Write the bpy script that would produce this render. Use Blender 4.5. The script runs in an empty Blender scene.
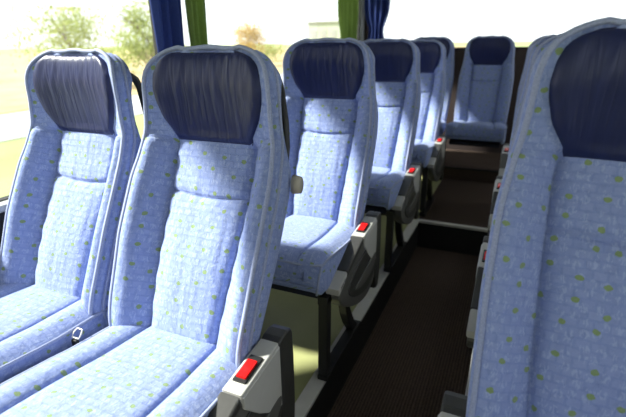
import bpy, bmesh, math, random
from mathutils import Vector, Matrix
random.seed(7)
SC = bpy.context.scene
COL = SC.collection

# ------------------------------------------------------------------ camera
CAMZ = 1.12
cd = bpy.data.cameras.new('camera'); cam = bpy.data.objects.new('camera', cd); COL.objects.link(cam)
XR = Vector((0.914, 0.405, -0.014)).normalized()          # right
FW = Vector((-0.384, 0.855, -0.348)).normalized()         # forward
UPV = XR.cross(FW).normalized(); XR = FW.cross(UPV).normalized()
M = Matrix((( XR.x, UPV.x, -FW.x, 0), (XR.y, UPV.y, -FW.y, 0), (XR.z, UPV.z, -FW.z, CAMZ), (0, 0, 0, 1)))
cam.matrix_world = M
cd.sensor_width = 36; cd.lens = 36 * 450 / 626; cd.clip_start = 0.02; cd.clip_end = 2000
cd.dof.use_dof = True; cd.dof.focus_distance = 1.15; cd.dof.aperture_fstop = 3.2
SC.camera = cam

# ------------------------------------------------------------------ light
w = bpy.data.worlds.new('sky'); SC.world = w; w.use_nodes = True
nt = w.node_tree; bg = nt.nodes['Background']
sky = nt.nodes.new('ShaderNodeTexSky'); sky.sky_type = 'HOSEK_WILKIE'; sky.turbidity = 6; sky.ground_albedo = 0.5
sky.sun_direction = Vector((-0.8, -0.25, 0.55)).normalized()
mx = nt.nodes.new('ShaderNodeMixRGB'); mx.inputs[0].default_value = 0.80; mx.inputs[2].default_value = (0.97, 0.98, 1.0, 1)
nt.links.new(sky.outputs[0], mx.inputs[1]); nt.links.new(mx.outputs[0], bg.inputs[0]); bg.inputs[1].default_value = 0.62
sl = bpy.data.lights.new('sun', 'SUN'); sun = bpy.data.objects.new('sun', sl); COL.objects.link(sun)
sl.energy = 4.4; sl.angle = math.radians(5.0); sl.color = (1.0, 0.95, 0.85)
SUND = Vector((0.75, 0.30, -0.72))
sun.rotation_euler = SUND.to_track_quat('-Z', 'Y').to_euler()
SC.view_settings.view_transform = 'Standard'; SC.view_settings.look = 'None'
SC.view_settings.exposure = 1.8; SC.view_settings.gamma = 1

# ------------------------------------------------------------------ materials
def new_mat(name):
    m = bpy.data.materials.new(name); m.use_nodes = True
    return m, m.node_tree, m.node_tree.nodes['Principled BSDF']
def N(nt, t, **k):
    n = nt.nodes.new(t)
    for a, b in k.items(): setattr(n, a, b)
    return n
def mth(nt, op, a, b=None, clamp=False):
    n = nt.nodes.new('ShaderNodeMath'); n.operation = op; n.use_clamp = clamp
    for i, v in enumerate((a, b)):
        if v is None: continue
        if hasattr(v, 'is_output'): nt.links.new(v, n.inputs[i])
        else: n.inputs[i].default_value = v
    return n.outputs[0]
def mixc(nt, f, a, b):
    n = nt.nodes.new('ShaderNodeMixRGB')
    for i, v in enumerate((f, a, b)):
        if hasattr(v, 'is_output'): nt.links.new(v, n.inputs[i])
        elif i == 0: n.inputs[0].default_value = v
        else: n.inputs[i].default_value = (*v, 1)
    return n.outputs[0]
def simple(name, col, rough=0.5, metal=0.0, noise=0.0, scale=30, bump=0.0, spec=None):
    m, nt, p = new_mat(name)
    p.inputs['Roughness'].default_value = rough; p.inputs['Metallic'].default_value = metal
    if spec is not None: p.inputs['Specular IOR Level'].default_value = spec
    tc = N(nt, 'ShaderNodeTexCoord'); nz = N(nt, 'ShaderNodeTexNoise'); nz.inputs['Scale'].default_value = scale
    nz.inputs['Detail'].default_value = 4
    nt.links.new(tc.outputs['Object'], nz.inputs['Vector'])
    if noise:
        c = mixc(nt, nz.outputs['Fac'], tuple(max(0, x * (1 - noise)) for x in col), tuple(min(1, x * (1 + noise)) for x in col))
        nt.links.new(c, p.inputs['Base Color'])
    else: p.inputs['Base Color'].default_value = (*col, 1)
    if bump:
        b = N(nt, 'ShaderNodeBump'); b.inputs['Strength'].default_value = bump; b.inputs['Distance'].default_value = 0.003
        nt.links.new(nz.outputs['Fac'], b.inputs['Height']); nt.links.new(b.outputs[0], p.inputs['Normal'])
    return m

def fabric(name, pleat=True):
    m, nt, p = new_mat(name)
    p.inputs['Roughness'].default_value = 0.85; p.inputs['Specular IOR Level'].default_value = 0.15
    p.inputs['Sheen Weight'].default_value = 0.25; p.inputs['Sheen Roughness'].default_value = 0.45
    p.inputs['Sheen Tint'].default_value = (0.75, 0.8, 1.0, 1)
    uv = N(nt, 'ShaderNodeUVMap'); L = nt.links.new
    n1 = N(nt, 'ShaderNodeTexNoise'); n1.inputs['Scale'].default_value = 60; n1.inputs['Detail'].default_value = 5; L(uv.outputs[0], n1.inputs['Vector'])
    n2 = N(nt, 'ShaderNodeTexNoise'); n2.inputs['Scale'].default_value = 420; n2.inputs['Detail'].default_value = 3; L(uv.outputs[0], n2.inputs['Vector'])
    base = mixc(nt, mth(nt, 'MULTIPLY_ADD', n1.outputs['Fac'], 1.0), (0.072, 0.116, 0.33), (0.27, 0.34, 0.63))
    base = mixc(nt, mth(nt, 'MULTIPLY', n2.outputs['Fac'], 0.5), base, (0.12, 0.17, 0.40))
    # woven cells: a soft lighter block weave
    bk = N(nt, 'ShaderNodeTexBrick'); bk.inputs['Scale'].default_value = 1.0
    bk.inputs['Brick Width'].default_value = 0.024; bk.inputs['Row Height'].default_value = 0.017; bk.inputs['Mortar Size'].default_value = 0.0022
    bk.inputs['Color1'].default_value = (0.3, 0.3, 0.3, 1); bk.inputs['Color2'].default_value = (0.75, 0.75, 0.75, 1); bk.inputs['Mortar'].default_value = (0.0, 0.0, 0.0, 1)
    wob = N(nt, 'ShaderNodeVectorMath'); wob.operation = 'MULTIPLY_ADD'; wob.inputs[1].default_value = (0.006, 0.006, 0); L(n1.outputs['Color'], wob.inputs[0]); L(uv.outputs[0], wob.inputs[2])
    L(wob.outputs[0], bk.inputs['Vector'])
    base = mixc(nt, mth(nt, 'MULTIPLY', bk.outputs['Color'], 0.32), base, (0.40, 0.45, 0.68))
    # pale glyph strokes
    v = N(nt, 'ShaderNodeTexVoronoi', voronoi_dimensions='2D'); v.inputs['Scale'].default_value = 44; v.inputs['Randomness'].default_value = 0.55; L(uv.outputs[0], v.inputs['Vector'])
    ring = mth(nt, 'LESS_THAN', v.outputs['Distance'], 0.36)
    mA = N(nt, 'ShaderNodeMapping'); mA.inputs['Scale'].default_value = (230, 85, 1); mA.inputs['Rotation'].default_value = (0, 0, .15); L(uv.outputs[0], mA.inputs['Vector'])
    nA = N(nt, 'ShaderNodeTexNoise', noise_dimensions='2D'); nA.inputs['Scale'].default_value = 1; nA.inputs['Detail'].default_value = 1; nA.inputs['Distortion'].default_value = .5; L(mA.outputs[0], nA.inputs['Vector'])
    n3 = N(nt, 'ShaderNodeTexNoise'); n3.inputs['Scale'].default_value = 130; n3.inputs['Detail'].default_value = 2; L(uv.outputs[0], n3.inputs['Vector'])
    gl = mth(nt, 'MULTIPLY', ring, mth(nt, 'GREATER_THAN', nA.outputs['Fac'], 0.53))
    base = mixc(nt, mth(nt, 'MULTIPLY', gl, 0.3), base, (0.50, 0.56, 0.76))
    # green dots
    sc = N(nt, 'ShaderNodeMapping'); sc.inputs['Scale'].default_value = (18, 21, 1); sc.inputs['Rotation'].default_value = (0, 0, 0.12); L(uv.outputs[0], sc.inputs['Vector'])
    v2 = N(nt, 'ShaderNodeTexVoronoi', voronoi_dimensions='2D'); v2.inputs['Scale'].default_value = 1; v2.inputs['Randomness'].default_value = 0.5; L(sc.outputs[0], v2.inputs['Vector'])
    n4 = mth(nt, 'MULTIPLY', n3.outputs['Fac'], 0.12)
    dot = mth(nt, 'LESS_THAN', mth(nt, 'ADD', v2.outputs['Distance'], n4), 0.172)
    base = mixc(nt, mth(nt, 'MULTIPLY', dot, 0.85), base, (0.22, 0.31, 0.08))
    L(base, p.inputs['Base Color'])
    # bump: weave and soft creases
    mp = N(nt, 'ShaderNodeMapping'); mp.inputs['Scale'].default_value = (17, 3, 1); L(uv.outputs[0], mp.inputs['Vector'])
    n5 = N(nt, 'ShaderNodeTexNoise'); n5.inputs['Scale'].default_value = 1; n5.inputs['Detail'].default_value = 2; L(mp.outputs[0], n5.inputs['Vector'])
    b1 = N(nt, 'ShaderNodeBump'); b1.inputs['Strength'].default_value = 1.0 if pleat else 0.5; b1.inputs['Distance'].default_value = 0.012; L(n5.outputs['Fac'], b1.inputs['Height'])
    h = mth(nt, 'ADD', mth(nt, 'MULTIPLY', n2.outputs['Fac'], 0.5), mth(nt, 'MULTIPLY', n1.outputs['Fac'], 1.0))
    h = mth(nt, 'ADD', h, mth(nt, 'MULTIPLY', bk.outputs['Fac'], -0.5))
    b2 = N(nt, 'ShaderNodeBump'); b2.inputs['Strength'].default_value = 0.9; b2.inputs['Distance'].default_value = 0.003
    L(h, b2.inputs['Height']); L(b1.outputs[0], b2.inputs['Normal']); L(b2.outputs[0], p.inputs['Normal'])
    return m

def leather():
    m, nt, p = new_mat('navy_leather'); L = nt.links.new
    p.inputs['Roughness'].default_value = 0.38; p.inputs['Specular IOR Level'].default_value = 0.4; p.inputs['Base Color'].default_value = (0.012, 0.018, 0.065, 1)
    uv = N(nt, 'ShaderNodeUVMap')
    n1 = N(nt, 'ShaderNodeTexNoise'); n1.inputs['Scale'].default_value = 500; L(uv.outputs[0], n1.inputs['Vector'])
    mp = N(nt, 'ShaderNodeMapping'); mp.inputs['Scale'].default_value = (55, 5, 1); L(uv.outputs[0], mp.inputs['Vector'])
    n2 = N(nt, 'ShaderNodeTexNoise'); n2.inputs['Scale'].default_value = 1; n2.inputs['Detail'].default_value = 2; n2.inputs['Distortion'].default_value = 0.6; L(mp.outputs[0], n2.inputs['Vector'])
    b1 = N(nt, 'ShaderNodeBump'); b1.inputs['Strength'].default_value = 0.55; b1.inputs['Distance'].default_value = 0.006; L(n2.outputs['Fac'], b1.inputs['Height'])
    b2 = N(nt, 'ShaderNodeBump'); b2.inputs['Strength'].default_value = 0.3; b2.inputs['Distance'].default_value = 0.0006; L(n1.outputs['Fac'], b2.inputs['Height'])
    L(b1.outputs[0], b2.inputs['Normal']); L(b2.outputs[0], p.inputs['Normal'])
    c = mixc(nt, n2.outputs['Fac'], (0.006, 0.010, 0.055), (0.012, 0.019, 0.092)); L(c, p.inputs['Base Color'])
    return m

def carpet():
    m, nt, p = new_mat('ribbed_carpet'); L = nt.links.new
    p.inputs['Roughness'].default_value = 0.95; p.inputs['Specular IOR Level'].default_value = 0.1
    tc = N(nt, 'ShaderNodeTexCoord')
    wv = N(nt, 'ShaderNodeTexWave'); wv.bands_direction = 'X'; wv.inputs['Scale'].default_value = 26; wv.inputs['Distortion'].default_value = 1.5; wv.inputs['Detail Scale'].default_value = 8
    L(tc.outputs['Object'], wv.inputs['Vector'])
    n1 = N(nt, 'ShaderNodeTexNoise'); n1.inputs['Scale'].default_value = 170; n1.inputs['Detail'].default_value = 3; L(tc.outputs['Object'], n1.inputs['Vector'])
    f = mth(nt, 'ADD', mth(nt, 'MULTIPLY', wv.outputs['Fac'], 0.35), mth(nt, 'MULTIPLY', n1.outputs['Fac'], 0.65))
    c = mixc(nt, f, (0.014, 0.010, 0.009), (0.14, 0.10, 0.082)); L(c, p.inputs['Base Color'])
    b = N(nt, 'ShaderNodeBump'); b.inputs['Strength'].default_value = 1; b.inputs['Distance'].default_value = 0.006; L(f, b.inputs['Height']); L(b.outputs[0], p.inputs['Normal'])
    return m

def glass():
    m, nt, p = new_mat('window_glass'); L = nt.links.new
    nt.nodes.remove(p); out = nt.nodes['Material Output']
    t = N(nt, 'ShaderNodeBsdfTransparent'); t.inputs[0].default_value = (0.93, 0.96, 0.95, 1)
    g = N(nt, 'ShaderNodeBsdfGlossy'); g.inputs['Roughness'].default_value = 0.02
    lw = N(nt, 'ShaderNodeLayerWeight'); lw.inputs[0].default_value = 0.5; fo = mth(nt, 'MULTIPLY_ADD', mth(nt, 'POWER', lw.outputs['Facing'], 6.0), 0.4); fo.node.inputs[2].default_value = 0.02
    mxs = N(nt, 'ShaderNodeMixShader'); L(fo, mxs.inputs[0]); L(t.outputs[0], mxs.inputs[1]); L(g.outputs[0], mxs.inputs[2]); L(mxs.outputs[0], out.inputs[0])
    return m

def cloth(name, col, dark=0.6):
    m, nt, p = new_mat(name); L = nt.links.new
    p.inputs['Roughness'].default_value = 0.8; p.inputs['Specular IOR Level'].default_value = 0.2
    tc = N(nt, 'ShaderNodeTexCoord'); n1 = N(nt, 'ShaderNodeTexNoise'); n1.inputs['Scale'].default_value = 200; L(tc.outputs['Object'], n1.inputs['Vector'])
    c = mixc(nt, n1.outputs['Fac'], tuple(x * dark for x in col), col); L(c, p.inputs['Base Color'])
    tr = N(nt, 'ShaderNodeBsdfTranslucent'); L(c, tr.inputs[0]); ms = N(nt, 'ShaderNodeMixShader'); ms.inputs[0].default_value = 0.3
    out = nt.nodes['Material Output']; L(p.outputs[0], ms.inputs[1]); L(tr.outputs[0], ms.inputs[2]); L(ms.outputs[0], out.inputs[0])
    return m

def ground_mat(name, c1, c2, scale):
    m, nt, p = new_mat(name); L = nt.links.new
    p.inputs['Roughness'].default_value = 0.95
    tc = N(nt, 'ShaderNodeTexCoord'); n1 = N(nt, 'ShaderNodeTexNoise'); n1.inputs['Scale'].default_value = scale; n1.inputs['Detail'].default_value = 8; L(tc.outputs['Object'], n1.inputs['Vector'])
    r = N(nt, 'ShaderNodeValToRGB'); r.color_ramp.elements[0].position = 0.35; r.color_ramp.elements[1].position = 0.65
    r.color_ramp.elements[0].color = (*c1, 1); r.color_ramp.elements[1].color = (*c2, 1); L(n1.outputs['Fac'], r.inputs[0]); L(r.outputs[0], p.inputs['Base Color'])
    return m

FAB = fabric('patterned_blue_fabric'); FABC = fabric('patterned_blue_cushion_fabric', False)
LEA = leather(); CAR = carpet(); GLS = glass()
PIPE = simple('pale_blue_piping', (0.29, 0.33, 0.50), 0.7, noise=0.3, scale=300)
BLK = simple('black_metal', (0.012, 0.012, 0.013), 0.45, 0.0, noise=0.3)
DRK = simple('dark_grey_plastic', (0.035, 0.034, 0.034), 0.42, noise=0.25, scale=60, bump=0.1)
MID = simple('warm_grey_plastic', (0.10, 0.098, 0.095), 0.35, noise=0.12, scale=60)
SIL = simple('silver_plastic', (0.44, 0.43, 0.42), 0.3, noise=0.06, scale=60)
RED = simple('red_plastic', (0.62, 0.008, 0.008), 0.25)
UND = simple('dark_blue_underside', (0.012, 0.016, 0.035), 0.9, noise=0.3)
SHL = simple('dark_shell_plastic', (0.028, 0.032, 0.05), 0.5, noise=0.2)
ALU = simple('brushed_aluminium', (0.66, 0.64, 0.60), 0.4, 0.15, noise=0.12, scale=25)
BEI = simple('beige_plastic', (0.42, 0.38, 0.32), 0.5, noise=0.1)
INK = simple('grey_ink', (0.09, 0.09, 0.09), 0.6)
VIN = simple('olive_vinyl_floor', (0.36, 0.37, 0.17), 0.45, noise=0.2, scale=6)
WBLK = simple('black_rubber_panel', (0.012, 0.012, 0.013), 0.7, noise=0.3)
WTRIM = simple('satin_sill_metal', (0.45, 0.45, 0.44), 0.35, 0.5, noise=0.08)
LIN = simple('grey_wall_lining', (0.26, 0.27, 0.28), 0.85, noise=0.1, scale=120)
REARW = simple('dark_rear_lining', (0.035, 0.022, 0.022), 0.8, noise=0.3, scale=50)
CEIL = simple('pale_ceiling_lining', (0.6, 0.6, 0.58), 0.85, noise=0.05, scale=90)
NAVC = cloth('navy_curtain_cloth', (0.045, 0.075, 0.27)); GRNC = cloth('green_curtain_cloth', (0.26, 0.37, 0.09))

# ------------------------------------------------------------------ mesh helpers
def mesh_obj(name, verts, faces, mat, parent=None, uvs=None, smooth=True, loc=None):
    me = bpy.data.meshes.new(name); me.from_pydata([tuple(v) for v in verts], [], faces); me.update()
    if uvs:
        ul = me.uv_layers.new(name='UVMap')
        for l in me.loops: ul.data[l.index].uv = uvs[l.vertex_index]
    if smooth:
        for p in me.polygons: p.use_smooth = True
    mats = mat if isinstance(mat, (list, tuple)) else [mat]
    for m in mats: me.materials.append(m)
    o = bpy.data.objects.new(name, me); COL.objects.link(o)
    if parent: o.parent = parent
    if loc: o.location = loc
    return o
def bm_obj(name, bm, mat, parent=None, smooth=False, loc=None):
    bmesh.ops.recalc_face_normals(bm, faces=bm.faces)
    me = bpy.data.meshes.new(name); bm.to_mesh(me); bm.free()
    if smooth:
        for p in me.polygons: p.use_smooth = True
    me.materials.append(mat)
    o = bpy.data.objects.new(name, me); COL.objects.link(o)
    if parent: o.parent = parent
    if loc: o.location = loc
    return o
def add_box(bm, lo, hi, bevel=0.0):
    r = bmesh.ops.create_cube(bm, size=1.0)
    for v in r['verts']:
        v.co = Vector([lo[i] + (v.co[i] + 0.5) * (hi[i] - lo[i]) for i in range(3)])
    if bevel:
        es = list({e for v in r['verts'] for e in v.link_edges})
        bmesh.ops.bevel(bm, geom=es, offset=bevel, segments=3, affect='EDGES', profile=0.6)
def box(name, lo, hi, mat, parent=None, bevel=0.0):
    bm = bmesh.new(); add_box(bm, lo, hi, bevel); return bm_obj(name, bm, mat, parent, smooth=False)
def add_prism(bm, pts, x0, x1, bevel=0.0, axis=0):
    """pts: polygon (a,b); extruded along axis between x0 and x1"""
    def mk(x, a, b): return (x, a, b) if axis == 0 else ((a, x, b) if axis == 1 else (a, b, x))
    A = [bm.verts.new(mk(x0, *p)) for p in pts]; B = [bm.verts.new(mk(x1, *p)) for p in pts]
    fs = [bm.faces.new(A), bm.faces.new(B[::-1])]
    n = len(pts)
    for i in range(n): fs.append(bm.faces.new((A[i], B[i], B[(i + 1) % n], A[(i + 1) % n])))
    if bevel:
        bm.normal_update()
        es = [e for f in fs[:2] for e in f.edges]
        bmesh.ops.bevel(bm, geom=list(set(es)), offset=bevel, segments=3, affect='EDGES', profile=0.5)
def smooth_poly(pts, it=2):
    for _ in range(it):
        q = []
        for i in range(len(pts)):
            a = pts[i]; b = pts[(i + 1) % len(pts)]
            q.append((a[0] * .75 + b[0] * .25, a[1] * .75 + b[1] * .25)); q.append((a[0] * .25 + b[0] * .75, a[1] * .25 + b[1] * .75))
        pts = q
    return pts
def tube(pts, r, seg=8, closed=False):
    """returns verts, faces"""
    V = []; F = []; n = len(pts); pts = [Vector(p) for p in pts]; prev = None
    for i, p in enumerate(pts):
        t = (pts[(i + 1) % n if closed else min(i + 1, n - 1)] - pts[(i - 1) if (closed or i) else 0]).normalized()
        if prev is None:
            a = Vector((0, 0, 1)) if abs(t.z) < 0.9 else Vector((1, 0, 0)); prev = t.cross(a).normalized()
        u = (prev - t * prev.dot(t)).normalized(); prev = u; v = t.cross(u)
        rr = r(i) if callable(r) else r
        for k in range(seg):
            a = 2 * math.pi * k / seg; V.append(p + (u * math.cos(a) + v * math.sin(a)) * rr)
    for i in range(n if closed else n - 1):
        j = (i + 1) % n
        for k in range(seg):
            k2 = (k + 1) % seg; F.append((i * seg + k, i * seg + k2, j * seg + k2, j * seg + k))
    if not closed:
        F.append(tuple(range(seg))[::-1]); F.append(tuple((n - 1) * seg + k for k in range(seg)))
    return V, F
def lerp_tab(tab, x):
    if x <= tab[0][0]: return tab[0][1]
    for (a, va), (b, vb) in zip(tab, tab[1:]):
        if x <= b:
            t = (x - a) / (b - a); t = t * t * (3 - 2 * t) if False else t
            return va + (vb - va) * t
    return tab[-1][1]
def smooth_tab(tab, n=160, it=10):
    a, b = tab[0][0], tab[-1][0]
    xs = [a + (b - a) * i / n for i in range(n + 1)]; ys = [lerp_tab(tab, x) for x in xs]
    for _ in range(it):
        ys = [ys[0]] + [(ys[i - 1] + ys[i] * 2 + ys[i + 1]) / 4 for i in range(1, n)] + [ys[-1]]
    def f(x):
        t = (x - a) / (b - a) * n; t = max(0, min(n - 1e-6, t)); i = int(t); return ys[i] * (1 - (t - i)) + ys[i + 1] * (t - i)
    return f
def gauss(x, m, s): return math.exp(-((x - m) / s) ** 2)
def sstep(a, b, x):
    t = max(0, min(1, (x - a) / (b - a))); return t * t * (3 - 2 * t)

def tag(o, label, cat, group=None):
    o['label'] = label; o['category'] = cat
    if group: o['group'] = group
    return o
def struct(o): o['kind'] = 'structure'; return o
def empty(name, loc):
    o = bpy.data.objects.new(name, None); COL.objects.link(o); o.location = loc; o.empty_display_size = 0.1; return o

# ------------------------------------------------------------------ seat geometry
# centre line of the back's front face, from the cushion junction upward (y, z relative to the junction)
PATH = [(0, -0.03), (0.0, 0.0), (0.062, 0.120), (0.128, 0.252), (0.188, 0.370), (0.218, 0.450), (0.216, 0.540), (0.203, 0.605), (0.226, 0.664)]
_l = [0]
for (a, b), (c, d) in zip(PATH, PATH[1:]): _l.append(_l[-1] + math.hypot(c - a, d - b))
HT = _l[-1]
PY = smooth_tab([(l, p[0]) for l, p in zip(_l, PATH)], it=30); PZ = smooth_tab([(l, p[1]) for l, p in zip(_l, PATH)], it=10)
Wf = smooth_tab([(0, .190), (.10, .195), (.25, .201), (.40, .201), (.50, .191), (.58, .182), (.66, .178), (HT, .174)], it=20)
Cf = smooth_tab([(0, .098), (.20, .108), (.36, .118), (.52, .122), (.60, .135), (HT, .14)], it=10)
Bf = smooth_tab([(0, .040), (.08, .052), (.25, .062), (.40, .058), (.50, .048), (.58, .044), (.65, .036), (HT, .010)], it=12)
TR = [(0, .050), (.40, .062), (.47, .062), (.515, .015), (.56, -.005), (.62, .0), (.665, .035), (HT, .050)]
TRf = smooth_tab(TR, it=3); TLf = smooth_tab([(0, .050), (.40, .062), (.55, .060), (.70, .050), (HT, .050)], it=10)
SEAMH = 0.372; PADH = 0.515

def frame(h):
    e = 0.004; dy = PY(h + e) - PY(h - e); dz = PZ(h + e) - PZ(h - e); l = math.hypot(dy, dz) or 1
    return (PY(h), PZ(h)), (-dz / l, dy / l)            # point and forward normal (toward -y)
def P3(x, h, n):
    (y, z), (ny, nz) = frame(h); return Vector((x, y + ny * n, z + nz * n))

RC = 0.100
def outline_rows():
    """rows of (half width, h) up the side and around the top corner"""
    rows = []; nh = 46; hc = HT - RC
    for i in range(nh): h = hc * i / nh; rows.append((Wf(h), h))
    for i in range(13):
        a = math.pi / 2 * i / 12; w0 = Wf(hc)
        rows.append((w0 - RC * 1.25 * (1 - math.cos(a)) ** 1.1, hc + RC * math.sin(a)))
    return rows
ROWS = outline_rows()
ROWW = lambda h: lerp_tab([(b, a) for a, b in ROWS], h)

def face_n(x, h, W):
    """forward offset of the front face"""
    c = Cf(h); ax = abs(x); b = Bf(h); n = 0.0
    if ax <= c:
        n += 0.010 * (1 - (ax / c) ** 4) * (1 - 0.6 * gauss(h, SEAMH, 0.02)) + 0.020 * gauss(h, 0.17, 0.13) * (1 - (ax / c) ** 2 * 0.5)
    else:
        t = min(1, (ax - c) / max(1e-4, W - c)); n += b * sstep(0, 0.85, t) + 0.012 * math.sin(math.pi * min(1, t)) ** 0.8
    hd = sstep(PADH - 0.02, PADH + 0.03, h)
    n = n * (1 - hd) + hd * b * min(1, ax / W) ** 2.2
    fade = 1 - sstep(PADH - 0.01, PADH + 0.02, h)
    n -= 0.011 * math.exp(-((ax - c) / 0.0045) ** 2) * fade
    if ax < c: n -= 0.009 * math.exp(-((h - SEAMH - 0.012 * (ax / c) ** 2) / 0.0045) ** 2)
    n -= 0.004 * math.exp(-((h - PADH) / 0.004) ** 2) if ax > c else 0
    # little gathers either side of the seams
    n += 0.0022 * math.sin(h * 95 + 3 * x) * math.exp(-((ax - c) / 0.022) ** 2) * fade
    return n

def loop_pts(off, depth, side=1, lean=0.0):
    """closed-open loop running up the left, over the top, down the right. off = outward offset, depth(h, x)->n"""
    out = []
    def tang(i):
        a = ROWS[max(0, i - 1)]; b = ROWS[min(len(ROWS) - 1, i + 1)]
        d = Vector((b[0] - a[0], b[1] - a[1])).normalized(); return Vector((d.y, -d.x))
    R_ = []
    for i, (wd, h) in enumerate(ROWS):
        nn = tang(i) if i < len(ROWS) - 1 else Vector((0, 1)); R_.append((wd + nn.x * off, h + nn.y * off, h))
    for wd, h, h0 in R_: out.append((-wd, h, h0))
    wt = ROWS[-1][0]; NT = 12
    for k in range(1, NT): out.append((-wt + 2 * wt * k / NT, HT + off + 0.004 * math.sin(math.pi * k / NT) ** 2, HT))
    for wd, h, h0 in R_[::-1]: out.append((wd, h, h0))
    res = []
    for x, h, h0 in out: res.append((x, h, depth(h0, x)))
    return res
def d_front(h, x): return Bf(h) + 0.000
def d_strip(h, x): return Bf(h) - 0.034
def mk_back(notch):
    """notch: +1 right shoulder notched, -1 left, 0 none"""
    def T(h, x):
        if notch and x * notch > 0.10: return -TRf(h)
        return -TLf(h)
    return T

def extend(P, h):                       # P3 that also works beyond the top
    pass

def P3x(x, h, n):
    if h <= HT - 0.001: return P3(x, h, n)
    (y, z), (ny, nz) = frame(HT - 0.006); ty, tz = nz, -ny
    if tz < 0: ty, tz = -ty, -tz
    return Vector((x, y + ny * n + ty * (h - HT), z + nz * n + tz * (h - HT)))

def seat_meshes(notch):
    T = mk_back(notch)
    # front face columns
    def cols(c, W):
        xs = []
        for k in range(13): xs.append(-1 + k / 6 * 1.0)
        cen = [x * (c - 0.008) for x in xs]
        right = [c - 0.003, c, c + 0.003, c + 0.009] + [c + 0.009 + (W - c - 0.009) * t for t in (.12, .25, .4, .55, .7, .82, .92, 1.0)]
        return [-x for x in right[::-1]] + cen + right
    V = []; U = []; F = []
    # add extra rows near the lumbar seam
    rows = [r for r in ROWS]
    extra = [SEAMH - .008, SEAMH - .004, SEAMH, SEAMH + .004, SEAMH + .008, SEAMH + .013, SEAMH + .018, PADH - .004, PADH, PADH + .004]
    rows = sorted(rows + [(Wf(h), h) for h in extra], key=lambda r: r[1])
    nc = None
    for wd, h in rows:
        c = min(Cf(h), wd * 0.62); xs = cols(c, wd); nc = len(xs)
        ps = [P3x(x, h, face_n(x * (Cf(h) / c if abs(x) <= c else 1), h, wd)) for x in xs]
        acc = [0.0]
        for p, q in zip(ps, ps[1:]): acc.append(acc[-1] + math.hypot(q.x - p.x, ((q.y - p.y) ** 2 + (q.z - p.z) ** 2) ** .5 * .8))
        for p, u in zip(ps, acc): V.append(p); U.append((u - acc[-1] / 2, h))
    nr = len(rows)
    # arch the last row a touch so it meets the loops
    for j in range(nc):
        x = V[(nr - 1) * nc + j].x; wt = rows[-1][0]; a = 0.004 * math.cos(math.pi / 2 * x / wt) ** 2
        V[(nr - 1) * nc + j] = P3x(x, HT + a, Bf(HT))
    for i in range(nr - 1):
        for j in range(nc - 1): a = i * nc + j; F.append((a, a + 1, a + nc + 1, a + nc))
    # side rings
    rings = [(0.0, d_front, 0.0), (-0.005, lambda h, x: Bf(h) - 0.007, 0.006), (0.008, lambda h, x: Bf(h) - 0.012, 0.012), (0.011, lambda h, x: Bf(h) - 0.020, 0.020), (0.009, lambda h, x: Bf(h) - 0.029, 0.029), (-0.001, d_strip, 0.034),
             (0.004, lambda h, x: Bf(h) - 0.041, 0.041)]
    def mixd(t): return lambda h, x: (Bf(h) - 0.042) * (1 - t) + T(h, x) * t
    rings += [(0.010, mixd(0.3), .06), (0.008, mixd(0.65), .09), (0.000, mixd(0.92), .12), (-0.014, mixd(1.0), .135)]
    base = len(V); nl = None
    for off, d, uo in rings:
        lp = loop_pts(off, d); nl = len(lp)
        for x, h, n in lp:
            V.append(P3x(x, h, n)); U.append((x + (uo if x > 0 else -uo) if h < HT - .03 else x, h + (uo if h >= HT - .03 else 0)))
    for k in range(len(rings) - 1):
        for i in range(nl - 1):
            a = base + k * nl + i; F.append((a, a + nl, a + nl + 1, a + 1))
    back = dict(V=V, F=F, U=U)
    # back shell: fills the last ring
    lp = [P3x(x, h, n) for x, h, n in loop_pts(-0.014, mixd(1.0))]
    SV = []; SF = []; m = len(ROWS); C = 9
    for i in range(m):
        L_ = lp[i]; R_ = lp[nl - 1 - i]
        (y, z), (ny, nz) = frame(ROWS[i][1])
        for j in range(C):
            t = j / (C - 1); p = L_.lerp(R_, t); bul = 0.018 * math.sin(math.pi * t) * (1 - (i / (m - 1)) ** 6)
            SV.append(p - Vector((0, ny, nz)) * bul)
    for i in range(m - 1):
        for j in range(C - 1): a = i * C + j; SF.append((a, a + C, a + C + 1, a + 1))
    shell = dict(V=SV, F=SF)
    # piping: two tubes
    PV = []; PF = []
    for off, d, r in ((0.001, lambda h, x: Bf(h) + 0.000, 0.0056), (0.0075, lambda h, x: Bf(h) - 0.035, 0.0052)):
        tv, tf = tube([P3x(x, h, n) for x, h, n in loop_pts(off, d)], r, 8)
        b0 = len(PV); PV += tv; PF += [tuple(b0 + q for q in f) for f in tf]
    pipe = dict(V=PV, F=PF)
    # leather pad
    LV = []; LF = []; LU = []; h0, h1 = PADH, HT - 0.010; NR, NC = 26, 33
    for i in range(NR):
        t = i / (NR - 1); h = h0 + (h1 - h0) * t
        wb = lerp_tab([(0, .112), (.12, .122), (.3, .145), (.5, .157), (.62, .160), (.75, .156), (.86, .142), (.94, .118), (1, .078)], t)
        for j in range(NC):
            s = -1 + 2 * j / (NC - 1); x = wb * s
            e = min(1, (1 - abs(s)) * wb / 0.020, t * (h1 - h0) / 0.020 if t < .5 else 1, (1 - t) * (h1 - h0) / 0.022 if t >= .5 else 1)
            e = max(0, e); rise = math.sqrt(max(0, 1 - (1 - e) ** 2))
            nb = face_n(x, h, ROWW(h))
            n = nb - 0.002 + 0.006 * sstep(.75, .95, t) * (1 - sstep(.97, 1, t)) + rise * (0.012 + 0.010 * math.sin(math.pi * min(1, t * 1.05)) * (1 - s * s * .5)) + 0.0011 * math.sin(x * 230 + 2.2 * math.sin(h * 60)) * rise * sstep(0.1, 0.7, t)
            LV.append(P3x(x, h, n)); LU.append((x, h))
    for i in range(NR - 1):
        for j in range(NC - 1): a = i * NC + j; LF.append((a, a + 1, a + NC + 1, a + NC))
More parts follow.
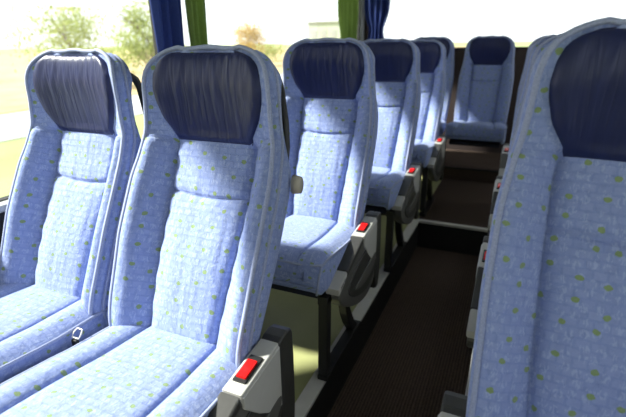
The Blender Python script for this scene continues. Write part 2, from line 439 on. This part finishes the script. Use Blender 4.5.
    pad = dict(V=LV, F=LF, U=LU)
    # bottom flap closes the back's base
    return back, shell, pipe, pad

def cushion_mesh():
    ys = [0.075, 0.04, 0.01, -0.02, -0.06, -0.10, -0.15, -0.20, -0.25, -0.30, -0.34, -0.37, -0.39, -0.405, -0.418, -0.428, -0.434, -0.436]
    zt = smooth_tab([(-.436, -.040), (-.430, -.012), (-.42, .008), (-.405, .024), (-.38, .033), (-.30, .024), (-.15, .004), (0, -.006), (.075, -.012)], n=400, it=4)
    V = []; F = []; U = []; PL = []; PR = []; nc = None
    for y in ys:
        hw = lerp_tab([(-.436, .196), (-.42, .206), (-.38, .214), (-.2, .212), (0, .200), (.075, .192)], y)
        c = lerp_tab([(-.436, .125), (-.25, .122), (0, .105), (.075, .10)], y)
        z = zt(y); zb = -0.105 if y > -.40 else -0.105 + 0.03 * ((-.40 - y) / .036)
        prof = []
        for k in range(9): prof.append((-hw + 0.012 * 0 + 0, 0)) if False else None
        xs = [-hw, -hw + .006, -hw + .02, -hw + .045, -c - .03, -c - .010, -c - .004, -c, -c + .004, -c + .010] + [(-c + .010) + (2 * c - .02) * k / 12 for k in range(1, 12)]
        xs = xs + [-x for x in xs[:10][::-1]]
        sec = [(-hw + .012, zb), (-hw - .004, zb + .02), (-hw - .004, (z + zb) / 2)]
        for x in xs:
            ax = abs(x); e = sstep(0, .03, hw - ax)
            zz = z - 0.012 * (1 - e) + 0.010 * math.sin(math.pi * min(1, max(0, (ax - c) / (hw - c)))) + (0.008 * (1 - (x / c) ** 2) if ax < c else 0) - .010 * math.exp(-((ax - c) / .0045) ** 2)
            if y < -.43: zz = z - 0.012 * (1 - e)
            sec.append((x, zz))
        sec += [(hw + .004, (z + zb) / 2), (hw + .004, zb + .02), (hw - .012, zb)]
        nc = len(sec)
        per = 0
        for k, (x, zz) in enumerate(sec):
            V.append((x, y, zz)); U.append((x + (.1 if k >= nc - 3 else (-.1 if k < 3 else 0)) * (1 if (k < 1 or k > nc - 2) else .5), y + (zz if y < -.4 else 0) + 2.03))
        PL.append(Vector((-hw - .001, y, z - .012))); PR.append(Vector((hw + .001, y, z - .012)))
    for i in range(len(ys) - 1):
        for j in range(nc - 1): a = i * nc + j; F.append((a, a + nc, a + nc + 1, a + 1))
    last = (len(ys) - 1) * nc; F.append(tuple(last + j for j in range(nc))[::-1]); F.append(tuple(range(nc)))
    # piping runs down each side and along the front edge
    k = len(ys) - 5
    yf, zf = ys[k], PL[k].z
    path = PL[2:k + 1] + [Vector((PL[k].x + .02, yf - .012, zf)), ] + [Vector((x, yf - .014, zt(yf - .014) - .002)) for x in [-.16 + .02 * q for q in range(17)]] + [Vector((PR[k].x - .02, yf - .012, zf))] + PR[2:k + 1][::-1]
    pv, pf = tube(path, 0.0045, 7)
    # corner piping down the front
    for s in (-1, 1):
        tv, tf = tube([Vector((s * .207, -.408, .012)), Vector((s * .206, -.424, -.015)), Vector((s * .203, -.431, -.05)), Vector((s * .196, -.425, -.09))], 0.0042, 7)
        b0 = len(pv); pv += tv; pf += [tuple(b0 + q for q in f) for f in tf]
    return dict(V=V, F=F, U=U), dict(V=pv, F=pf)

MC = {}
def cached(key, maker):
    if key not in MC: MC[key] = maker()
    return MC[key]
JZ = 0.445           # height of the junction above the dais
def part_mesh(name, d, mat, parent, loc=None):
    return mesh_obj(name, d['V'], d['F'], mat, parent, d.get('U'), True, loc)

def build_seat(name, loc, notch=0, cover=0, pedestal=0, rear=False, knob=False):
    root = empty(name, loc)
    back, shell, pipe, pad = seat_meshes(notch)
    b = part_mesh('backrest', back, FAB, root, (0, 0, JZ))
    part_mesh('headrest_pad', pad, LEA, b); part_mesh('piping', pipe, PIPE, b); part_mesh('back_shell', shell, SHL, b)
    if notch:
        s = notch; pts = []
        hh = [.675, .672, .655, .63, .595, .56, .52, .485, .465]
        nn = [-.035, -.055, -.070, -.078, -.082, -.084, -.084, -.078, -.060]
        for h, n in zip(hh, nn): pts.append(P3x(s * (Wf(min(h, .6)) - .030), h, n))
        tv, tf = tube(pts, 0.0105, 10)
        mesh_obj('grab_handle', tv, tf, BLK, b)
    if knob:
        bm = bmesh.new(); r = bmesh.ops.create_cone(bm, cap_ends=True, segments=24, radius1=0.020, radius2=0.017, depth=0.020)
        for v in bm.verts: v.co = Vector((v.co.z, v.co.x * .9, v.co.y * 1.25))
        bmesh.ops.translate(bm, verts=bm.verts, vec=(notch * (.222), .225, .345)); bm_obj('pivot_cap', bm, BEI, b, True)
    cu, cp = cushion_mesh()
    c = part_mesh('seat_cushion', cu, FABC, root, (0, 0, JZ)); part_mesh('piping', cp, PIPE, c)
    box('seat_pan', (-.185, -.38, JZ - .135), (.185, .06, JZ - .100), UND, root, 0.01)
    bm = bmesh.new(); add_box(bm, (-.17, .03, JZ - .15), (.17, .09, JZ - .02), .01); bm_obj('recliner_frame', bm, BLK, root)
    if cover:
        s = cover; x0, x1 = s * .217, s * .262
        body = smooth_poly([(-.375, .345), (-.355, .390), (-.18, .440), (.06, .475), (.100, .462), (.105, .38), (.095, .29), (.040, .205), (-.05, .175), (-.16, .195), (-.27, .245), (-.345, .295)], 2)
        bm = bmesh.new(); add_prism(bm, body, x0, x1, 0.006); sc = bm_obj('side_cover', bm, MID, root, False)
        for p in sc.data.polygons: p.use_smooth = False
        inset = smooth_poly([(-.30, .335), (-.16, .390), (.02, .415), (.06, .36), (.04, .27), (-.04, .215), (-.15, .230), (-.26, .280)], 2)
        bm = bmesh.new(); add_prism(bm, inset, x1 - s * .004, x1 + s * .004, 0.003); bm_obj('recessed_panel', bm, DRK, sc)
        groove = smooth_poly([(-.25, .30), (-.10, .318), (.04, .345), (.02, .29), (-.05, .265), (-.16, .268)], 2)
        bm = bmesh.new(); add_prism(bm, groove, x1 + s * .002, x1 + s * .007, 0.002); bm_obj('grip_ridge', bm, MID, sc)
        # top pieces
        def top(name, ya, za, yb, zb, th, m, wid=.003, bev=.005, par=sc):
            bm = bmesh.new(); add_prism(bm, [(ya, za - .012), (ya, za + th), (yb, zb + th), (yb, zb - .012)], x0 - s * wid, x1 + s * wid, bev); return bm_obj(name, bm, m, par)
        top('end_cap', -.378, .365, -.305, .395, .010, SIL)
        top('arm_pad', -.300, .396, -.130, .448, .012, DRK)
        cap = top('buckle_housing', -.126, .449, .035, .466, .012, SIL)
        bm = bmesh.new(); add_prism(bm, [(-.098, .460), (-.098, .4685), (-.022, .4765), (-.022, .468)], x0 + s * .006, x1 - s * .006, .002); bm_obj('buckle_slot', bm, BLK, sc)
        bm = bmesh.new(); add_prism(bm, [(-.090, .466), (-.090, .474), (-.040, .4795), (-.040, .470)], x0 + s * .010, x1 - s * .010, .002); bm_obj('release_button', bm, RED, sc)
        bm = bmesh.new(); add_prism(bm, [(-.124, .425), (-.124, .455), (.034, .470), (.034, .300), (.0, .305), (-.07, .365)], x1 - s * .002, x1 + s * .006, .003); bm_obj('side_plate', bm, SIL, sc)
        bm = bmesh.new()
        for q in range(7): add_box(bm, (min(x1 + s * .003, x1 + s * .0038), -.366 + .007 * q + .004 * (q > 3), .372 + .002 * q), (max(x1 + s * .003, x1 + s * .0038), -.3625 + .007 * q + .004 * (q > 3), .381 + .002 * q))
        bm_obj('seat_number', bm, INK, sc)
        rear_ = smooth_poly([(.032, .16), (.032, .460), (.040, .480), (.095, .484), (.110, .46), (.110, .19), (.08, .14)], 1)
        bm = bmesh.new(); add_prism(bm, rear_, x0 - s * .004, x1 + s * .003, 0.006); bm_obj('rear_shroud', bm, DRK, sc)
        sc.location = (-s * .008, 0, -.014)
    if pedestal:
        s = pedestal; xe = s * pedestal_x(abs(loc[0]))
        bm = bmesh.new(); z1 = JZ - .11
        add_prism(bm, [(-.410, .026), (-.374, .026), (-.362, z1), (-.398, z1)], xe - s * .016, xe + s * .018, .004)
        add_prism(bm, [(-.415, .012), (-.415, .030), (-.30, .034), (-.05, .030), (-.03, .012)], xe - s * .016, xe + s * .024, .003)
        arc = [(-.065, .02), (-.10, .06), (-.135, .11), (-.165, .165), (-.185, .23), (-.19, z1), (-.225, z1), (-.222, .23), (-.20, .15), (-.165, .085), (-.13, .04), (-.11, .02)]
        add_prism(bm, arc, xe - s * .016, xe + s * .016, .003)
        add_prism(bm, [(-.40, z1 - .03), (-.40, z1), (.03, z1), (.03, z1 - .03)], xe - s * .018, xe + s * .018, .003)
        bm_obj('pedestal', bm, BLK, root)
        bm = bmesh.new(); add_box(bm, (-.22, -.10, z1 - .05), (.22, -.06, z1 - .015), .006); add_box(bm, (-.22, -.34, z1 - .05), (.22, -.30, z1 - .015), .006); bm_obj('cross_rail', bm, BLK, root)
    return root
def pedestal_x(ax): return 0.205

def copy_tree(o, parent=None):
    c = o.copy(); COL.objects.link(c)
    if parent: c.parent = parent
    for ch in list(o.children): copy_tree(ch, c)
    return c
def dup(root, loc, label, group=None, recline=0.0):
    c = copy_tree(root); c.location = loc; c['label'] = label
    if group: c['group'] = group
    set_recline(c, recline); return c
def set_recline(c, deg):
    for ch in c.children:
        if ch.name.split('.')[0] == 'backrest': ch.rotation_euler = (math.radians(-deg), 0, 0)

# ------------------------------------------------------------------ structure of the coach
XL, XRW, YF, YB = -1.46, 1.02, -4.0, 4.55
DL, DR = -0.49, -0.03
def slab(name, lo, hi, mat): return struct(box(name, lo, hi, mat))
slab('floor', (DL - .02, YF, -.24), (DR + .02, 2.80, -.18), CAR)                      # sunken aisle
slab('floor_dais_left', (XL, YF, -.24), (DL - .012, YB, -.002), VIN)
slab('floor_dais_right', (DR + .012, YF, -.24), (XRW, YB, -.002), VIN)
slab('floor_raised_aisle', (DL - .012, 2.80, -.24), (DR + .012, YB, -.001), CAR)
slab('trim_riser_left', (DL - .012, YF, -.18), (DL, 2.80, -.004), BLK)
slab('trim_riser_right', (DR, YF, -.18), (DR + .012, 2.80, -.004), BLK)
slab('trim_step_riser', (DL, 2.788, -.18), (DR, 2.80, -.004), BLK)
slab('floor_rear_platform', (XL, 3.86, -.002), (XRW, YB, .10), CAR)
slab('trim_platform_edge', (XL + .01, 3.85, .095), (XRW - .01, 3.872, .106), BLK)
def metal_strip(name, lo, hi): return struct(box(name, lo, hi, ALU, None, 0.003))
metal_strip('trim_1', (DL - .050, YF, -.006), (DL + .003, 2.79, .008))
metal_strip('trim_2', (DR - .003, YF, -.006), (DR + .050, 2.79, .008))
metal_strip('trim_3', (DL - .01, 2.782, -.008), (DR + .01, 2.812, .009))

ZS, ZT = 0.66, 1.62          # window sill and head
def wall_side(name, x0, x1, pillars, ends):
    bm = bmesh.new()
    add_box(bm, (x0, YF, -.24), (x1, YB, ZS - .03)); add_box(bm, (x0, YF, ZT), (x1, YB, 1.98))
    for a, b in pillars: add_box(bm, (x0, a, ZS - .03), (x1, b, ZT))
    return struct(bm_obj(name, bm, LIN))
PIL = [(YF, YF + .1), (-.80, -.68), (1.68, 1.80), (YB - .10, YB)]
wall_side('wall_left', XL - .06, XL, PIL, None); wall_side('wall_right', XRW, XRW + .06, PIL, None)
for i, (x, s) in enumerate(((XL, 1), (XRW, -1))):
    bm = bmesh.new(); add_box(bm, (min(x, x + s * .012), YF, 0.0), (max(x, x + s * .012), YB, ZS - .032)); struct(bm_obj('wall_left_panel' if i == 0 else 'wall_right_panel', bm, WBLK))
    bm = bmesh.new(); add_box(bm, (min(x - s * .03, x + s * .030), YF, ZS - .030), (max(x - s * .03, x + s * .030), YB, ZS - .008), .004); struct(bm_obj('trim_%d' % (4 + i), bm, WTRIM))
    n = 1
    for k, (a, b) in enumerate(((YF + .1, -.80), (-.68, 1.68), (1.80, YB - .10))):
        fr = bmesh.new(); xa, xb = (x - .045, x - .015) if s > 0 else (x + .015, x + .045)
        add_box(fr, (xa, a, ZS - .03), (xb, b, ZS - .005)); add_box(fr, (xa, a, ZT - .03), (xb, b, ZT)); add_box(fr, (xa, a, ZS), (xb, a + .025, ZT)); add_box(fr, (xa, b - .025, ZS), (xb, b, ZT))
        f = struct(bm_obj('window_%d' % (1 + k + 3 * i), fr, WBLK))
        bm = bmesh.new(); xm = (xa + xb) / 2; add_box(bm, (xm - .003, a + .02, ZS - .01), (xm + .003, b - .02, ZT - .02)); bm_obj('window_pane', bm, GLS, f)
# rear wall with window
ZR = 1.03
bm = bmesh.new(); add_box(bm, (XL, YB, -.24), (XRW, YB + .06, ZR)); add_box(bm, (XL, YB, ZT + .1), (XRW, YB + .06, 1.98)); add_box(bm, (XL, YB, ZR), (XL + .08, YB + .06, ZT + .1)); add_box(bm, (XRW - .08, YB, ZR), (XRW, YB + .06, ZT + .1))
struct(bm_obj('wall_back', bm, REARW))
f = bmesh.new(); add_box(f, (XL + .08, YB + .01, ZR), (XRW - .08, YB + .04, ZR + .02)); add_box(f, (XL + .08, YB + .01, ZT + .08), (XRW - .08, YB + .04, ZT + .1))
f = struct(bm_obj('window_7', f, WBLK)); bm = bmesh.new(); add_box(bm, (XL + .08, YB + .022, ZR + .01), (XRW - .08, YB + .028, ZT + .09)); bm_obj('window_pane', bm, GLS, f)
bm = bmesh.new(); add_box(bm, (XL, YF - .06, -.24), (XRW, YF, .75)); add_box(bm, (XL, YF - .06, 1.75), (XRW, YF, 1.98)); struct(bm_obj('wall_front', bm, LIN))
f = bmesh.new(); add_box(f, (XL, YF - .04, .75), (XRW, YF - .01, .78)); add_box(f, (XL, YF - .04, 1.72), (XRW, YF - .01, 1.75)); f = struct(bm_obj('window_8', f, WBLK)); bm = bmesh.new(); add_box(bm, (XL, YF - .028, .77), (XRW, YF - .022, 1.73)); bm_obj('window_pane', bm, GLS, f)
slab('ceiling', (XL - .06, YF, 1.98), (XRW + .06, YB + .06, 2.04), CEIL)

# ------------------------------------------------------------------ seats
RP = 0.85; Y0 = 0.725; AX, WX, BX = -0.690, -1.140, 0.195
G1 = 'blue patterned coach seats left of the aisle'; G2 = 'blue patterned coach seats right of the aisle'; G3 = 'blue patterned seats along the rear bench'
a1 = build_seat('coach_seat', (AX, Y0, 0), notch=1, cover=1, pedestal=1, knob=True)
tag(a1, 'large blue patterned aisle seat at front left, silver cover with red buckle at its hip', 'seat', G1)
a2 = build_seat('coach_seat', (AX, Y0 + RP, 0), notch=1, cover=1, pedestal=1)
tag(a2, 'blue seat directly behind the large front left aisle seat, cushion and black leg visible', 'seat', G1); 
a3 = dup(a2, (AX, Y0 + 2 * RP, 0), 'blue seat third from the front in the row left of the aisle, before the step', G1)
a4 = dup(a2, (AX, Y0 + 3 * RP, 0), 'blue seat fourth and last in the row left of the aisle, beyond the step', G1)
w1 = build_seat('coach_seat', (WX, Y0 + .0, .02), notch=1)
tag(w1, 'blue patterned seat beside the window at far left, sunlit headrest pad', 'seat', G1)
b1 = build_seat('coach_seat', (BX, Y0, 0), notch=-1, cover=-1, pedestal=-1)
tag(b1, 'close-up blue patterned seat with bright green dots filling the right edge of the photo', 'seat', G2)
b2 = dup(b1, (BX + .014, Y0 + RP, 0), 'seat directly behind the close-up right seat, only its left edge and red buckle showing', G2)
b3 = dup(b1, (BX + .014, Y0 + 2 * RP, 0), 'third seat right of the aisle, mostly hidden, thin pale edge and grey side cover showing', G2)
b4 = dup(b1, (BX + .014, Y0 + 3 * RP, 0), 'farthest seat right of the aisle, beyond the step, mostly hidden edge', G2)
box('wall_bracket', (-.30, -.30, .30), (-.15, -.05, .34), BLK, w1, .006)
w2 = dup(w1, (WX - .026, Y0 + RP, 0), 'window seat second from the front left, behind the large front aisle seat, almost hidden', G1)
w3 = dup(w1, (WX - .02, Y0 + 2 * RP, 0), 'window seat third from the front left, between wall and aisle seat, almost hidden', G1)
w4 = dup(w1, (WX - .02, Y0 + 3 * RP, 0), 'window seat fourth from the front left, nearest the corner curtains, almost hidden', G1)
r3 = build_seat('bench_seat', (-.262, 3.97, 0.045), notch=0)
tag(r3, 'blue seat of the rear bench facing down the centre of the aisle', 'seat', G3)
r2 = dup(r3, (-.735, 3.97, 0.045), 'rear bench seat to the left of the central rear seat, behind the left row', G3)
for q, dz in ((w1, -.025), (w2, -.045), (w3, -.02), (w4, -.02), (b1, .028), (b2, .02), (b3, .02), (b4, .02)):
    for ch in q.children:
        if ch.name.startswith('backrest'): ch.location.z += dz
w1.scale = (.96, 1, 1)
for q in (r3, r2): q.scale = (1.0, 1, .985)
set_recline(w2, 2); set_recline(b1, -2.5)
for ch in b1.children:
    if ch.name.startswith('backrest'): ch.rotation_euler.y = .024; ch.location.x -= .004; ch.location.z -= .004
set_recline(a2, -5); set_recline(a3, -4); set_recline(a4, -2); a2.location.x -= .014; a3.location.x -= .014; a4.location.x -= .004
for q in (b1, b2, b3, b4):
    for ch in q.children:
        if ch.name.startswith('side_cover'): ch.location.z -= .048 if q is b1 else .026; ch.location.y -= .01 if q is b1 else .026

# ------------------------------------------------------------------ curtains
def curtain(name, x, ya, yb, z0, z1, mat, along='y', label='', tie=None, nf=5, amp=.02, gather=1.0):
    V = []; F = []; NS, NZ = 60, 30
    root = None
    for i in range(NZ):
        t = i / (NZ - 1); z = z0 + (z1 - z0) * t
        g = gather + (1 - gather) * sstep(0, 1, t)
        if tie: g = 1 - (1 - gather) * gauss(z, tie, .12)
        mid = (ya + yb) / 2
        for j in range(NS):
            s = j / (NS - 1); q = mid + (ya + (yb - ya) * s - mid) * g
            d = amp * math.sin(s * nf * 2 * math.pi + .4 * math.sin(z * 3)) + amp * .4 * math.sin(s * nf * 4.7 + z * 4)
            V.append((x + d, q, z) if along == 'y' else (q, x + d, z))
    for i in range(NZ - 1):
        for j in range(NS - 1): a = i * NS + j; F.append((a, a + 1, a + NS + 1, a + NS))
    o = mesh_obj(name, V, F, mat); m = o.modifiers.new('thick', 'SOLIDIFY'); m.thickness = 0.003; return o
ZC0, ZC1 = 0.68, 1.92
o = curtain('curtain', XL + .048, 1.56, 1.77, ZC0, ZC1, NAVC, nf=3, gather=.75); tag(o, 'dark navy curtain bunched by the window pillar at upper left', 'curtain', 'coach curtains')
o = curtain('curtain', XL + .045, 1.785, 1.95, ZC0, ZC1, GRNC, nf=3, amp=.015, gather=.7); tag(o, 'green curtain hanging just right of the nearer navy curtain', 'curtain', 'coach curtains')
o = curtain('curtain', XL + .07, 3.66, 4.15, ZC0, ZC1, GRNC, nf=4, amp=.02, tie=1.15, gather=.75); tag(o, 'yellow green curtain in the far rear left corner', 'curtain', 'coach curtains')
o = curtain('curtain', YB - .075, XL + .02, XL + .27, ZC0, ZC1, NAVC, along='x', nf=4, amp=.022, tie=1.20, gather=.55); tag(o, 'navy curtain gathered beside the rear window in the left corner', 'curtain', 'coach curtains')
for nm, lo, hi, lab in (('curtain_rail', (XL + .04, YF + .1, 1.925), (XL + .09, YB - .02, 1.945), 'grey curtain rail above the left side windows'),):
    tag(box(nm, lo, hi, WTRIM), lab, 'rail')
tag(box('curtain_rail', (XL + .10, YB - .10, 1.925), (XRW - .05, YB - .05, 1.945), WTRIM), 'grey curtain rail above the rear window', 'rail')

# seat belt loop between the front pair
t = empty('seat_belt_tongue', (-.918, .615, JZ + .000))
tv, tf = tube([(-.016, -.012, 0), (.016, -.012, 0), (.018, .0, .012), (.012, .012, .022), (-.012, .012, .022), (-.018, 0, .012)], .0028, 8, True)
mesh_obj('metal_loop', tv, tf, ALU, t)
bm = bmesh.new(); add_box(bm, (-.012, -.022, -.08), (.012, -.008, -.004), .003); bm_obj('belt_strap', bm, BLK, t)
t.scale = (.7, .7, .7)
tag(t, 'small silver seat belt loop poking up between the two front left cushions', 'seat belt')

# ------------------------------------------------------------------ outdoors
GZ = -2.2
GR = ground_mat('meadow_grass', (0.20, 0.235, 0.09), (0.27, 0.29, 0.13), .25)
DRY = ground_mat('dry_grass', (0.33, 0.23, 0.11), (0.39, 0.31, 0.17), .4)
RD = ground_mat('pale_asphalt', (0.30, 0.30, 0.32), (0.36, 0.36, 0.37), 2)
def plane(name, pts, z, mat):
    bm = bmesh.new(); add_prism(bm, pts, z - .3, z, axis=2); return struct(bm_obj(name, bm, mat))
plane('ground', [(-600, -500), (300, -500), (300, 600), (-600, 600)], GZ, GR)
plane('ground_verge', [(-200, -200), (-24.5, -200), (-24.5, 250), (-200, 250)], GZ + .03, DRY)
plane('ground_road', [(-24, -200), (-17.2, -200), (-17.2, 250), (-24, 250)], GZ + .03, RD)
plane('ground_car_park', [(-4.5, -20), (80, -20), (80, 140), (-4.5, 140)], GZ + .03, RD)

LEAF = {}
def leaf_mat(name, c1, c2):
    m, nt, p = new_mat(name); L = nt.links.new; p.inputs['Roughness'].default_value = 0.7
    tc = N(nt, 'ShaderNodeTexCoord'); n1 = N(nt, 'ShaderNodeTexNoise'); n1.inputs['Scale'].default_value = 1.5; n1.inputs['Detail'].default_value = 5; L(tc.outputs['Object'], n1.inputs['Vector'])
    c = mixc(nt, n1.outputs['Fac'], c1, c2); L(c, p.inputs['Base Color'])
    tr = N(nt, 'ShaderNodeBsdfTranslucent'); L(c, tr.inputs[0]); ms = N(nt, 'ShaderNodeMixShader'); ms.inputs[0].default_value = 0.45
    L(p.outputs[0], ms.inputs[1]); L(tr.outputs[0], ms.inputs[2]); L(ms.outputs[0], nt.nodes['Material Output'].inputs[0]); return m
YEL = leaf_mat('autumn_leaves', (0.34, 0.36, 0.10), (0.55, 0.50, 0.20)); ORG = leaf_mat('rust_leaves', (0.45, 0.30, 0.10), (0.55, 0.45, 0.2)); OLV = leaf_mat('olive_leaves', (0.26, 0.33, 0.09), (0.42, 0.44, 0.18))
BARK = simple('grey_bark', (0.20, 0.16, 0.12), 0.9, noise=0.3, scale=5)
def tree(name, x, y, h, r, mat, label, cat='tree', group='trees beyond the road', nl=2600, low=.25, seed=1, leaf=.22):
    rnd = random.Random(seed); root = empty(name, (x, y, GZ)); V = []; F = []
    def br(p, d, l, rad, lev):
        nonlocal V, F
        pts = [p]; q = p.copy(); dd = d.copy()
        for k in range(5):
            dd = (dd + Vector((rnd.uniform(-.12, .12), rnd.uniform(-.12, .12), .05))).normalized(); q = q + dd * l / 5; pts.append(q.copy())
        tv, tf = tube(pts, lambda i: rad * (1 - .12 * i), 6); b0 = len(V); V += tv; F += [tuple(b0 + z for z in f) for f in tf]
        if lev:
            for k in range(5):
                a = rnd.uniform(0, 6.28); br(pts[2 + k % 4], Vector((math.cos(a), math.sin(a), rnd.uniform(.3, 1.1))).normalized(), l * .55, rad * .5, lev - 1)
    br(Vector((0, 0, 0)), Vector((0, 0, 1)), h * .62, h * .022, 2)
    mesh_obj('trunk', V, F, BARK, root)
    cl = [(rnd.gauss(0, .42) * r, rnd.gauss(0, .42) * r, h * (low + (1 - low) * rnd.uniform(.12, .9))) for _ in range(26)]
    V = []; F = []
    for k in range(nl):
        cx, cy, cz = rnd.choice(cl); s = r * .27; f = 1 - .5 * (cz / h) ** 3
        c = Vector((cx * f + rnd.gauss(0, s), cy * f + rnd.gauss(0, s), min(h, cz + rnd.gauss(0, s * .8))))
        u = Vector((rnd.gauss(0, 1), rnd.gauss(0, 1), rnd.gauss(0, 1))).normalized(); v = u.orthogonal().normalized(); L_ = leaf * rnd.uniform(.7, 1.3)
        b0 = len(V); V += [c - u * L_ * .5, c + v * L_ * .3, c + u * L_ * .5, c - v * L_ * .3]; F.append((b0, b0 + 1, b0 + 2, b0 + 3))
    mesh_obj('foliage', V, F, mat, root, smooth=False)
    tag(root, label, cat, group); return root
tree('tree', -32.9, 27.2, 6.0, 3.4, OLV, 'olive yellow tree outside the window above the leftmost seat, left of the two', seed=3, nl=3000)
tree('tree', -26.3, 28.0, 6.2, 2.1, OLV, 'yellow green tree outside the left window just beside the nearer curtain', seed=5, nl=2600)
tree('tree', -36.5, 60.0, 6.0, 2.3, ORG, 'small rusty autumn tree seen through the window just above the large front aisle seat', seed=8, leaf=.3, nl=1800)
for i, (x, y, h, r, m, lab) in enumerate(((-50, 24, 2.6, 4.0, ORG, 'low rusty hedge bush in the distance at far left'), (-46, 41, 2.8, 4.5, OLV, 'low green hedge bush in the distance behind the two trees'),
        (-44, 58, 2.6, 4.0, YEL, 'low yellow hedge bush in the distance left of the small rusty tree'), (-43, 76, 2.9, 3.5, OLV, 'low hedge bush in the distance right of the small rusty tree'))):
    tree('hedge_bush', x, y, h, r, m, lab, 'bush', 'distant hedge', nl=1500, low=.0, seed=20 + i, leaf=.3)
t = empty('farm_building', (-33.5, 84, GZ)); FACD = simple('pale_green_facade', (0.42, 0.47, 0.38), .8, noise=.05, scale=1)
box('wall', (-3.4, -3, 0), (3.4, 3, 6.6), FACD, t); bm = bmesh.new(); add_prism(bm, [(-3.3, 6.6), (3.3, 6.6), (0, 7.6)], -3.7, 3.7); bm_obj('roof', bm, simple('grey_roof', (.35, .35, .36), .8), t)
for k in range(3): box('window', (-2.6 + 1.9 * k, -3.05, 3.9), (-1.6 + 1.9 * k, -2.95, 5.2), WTRIM, t)
tag(t, 'pale greenish building far off, seen through the window left of the rear corner curtains', 'building')
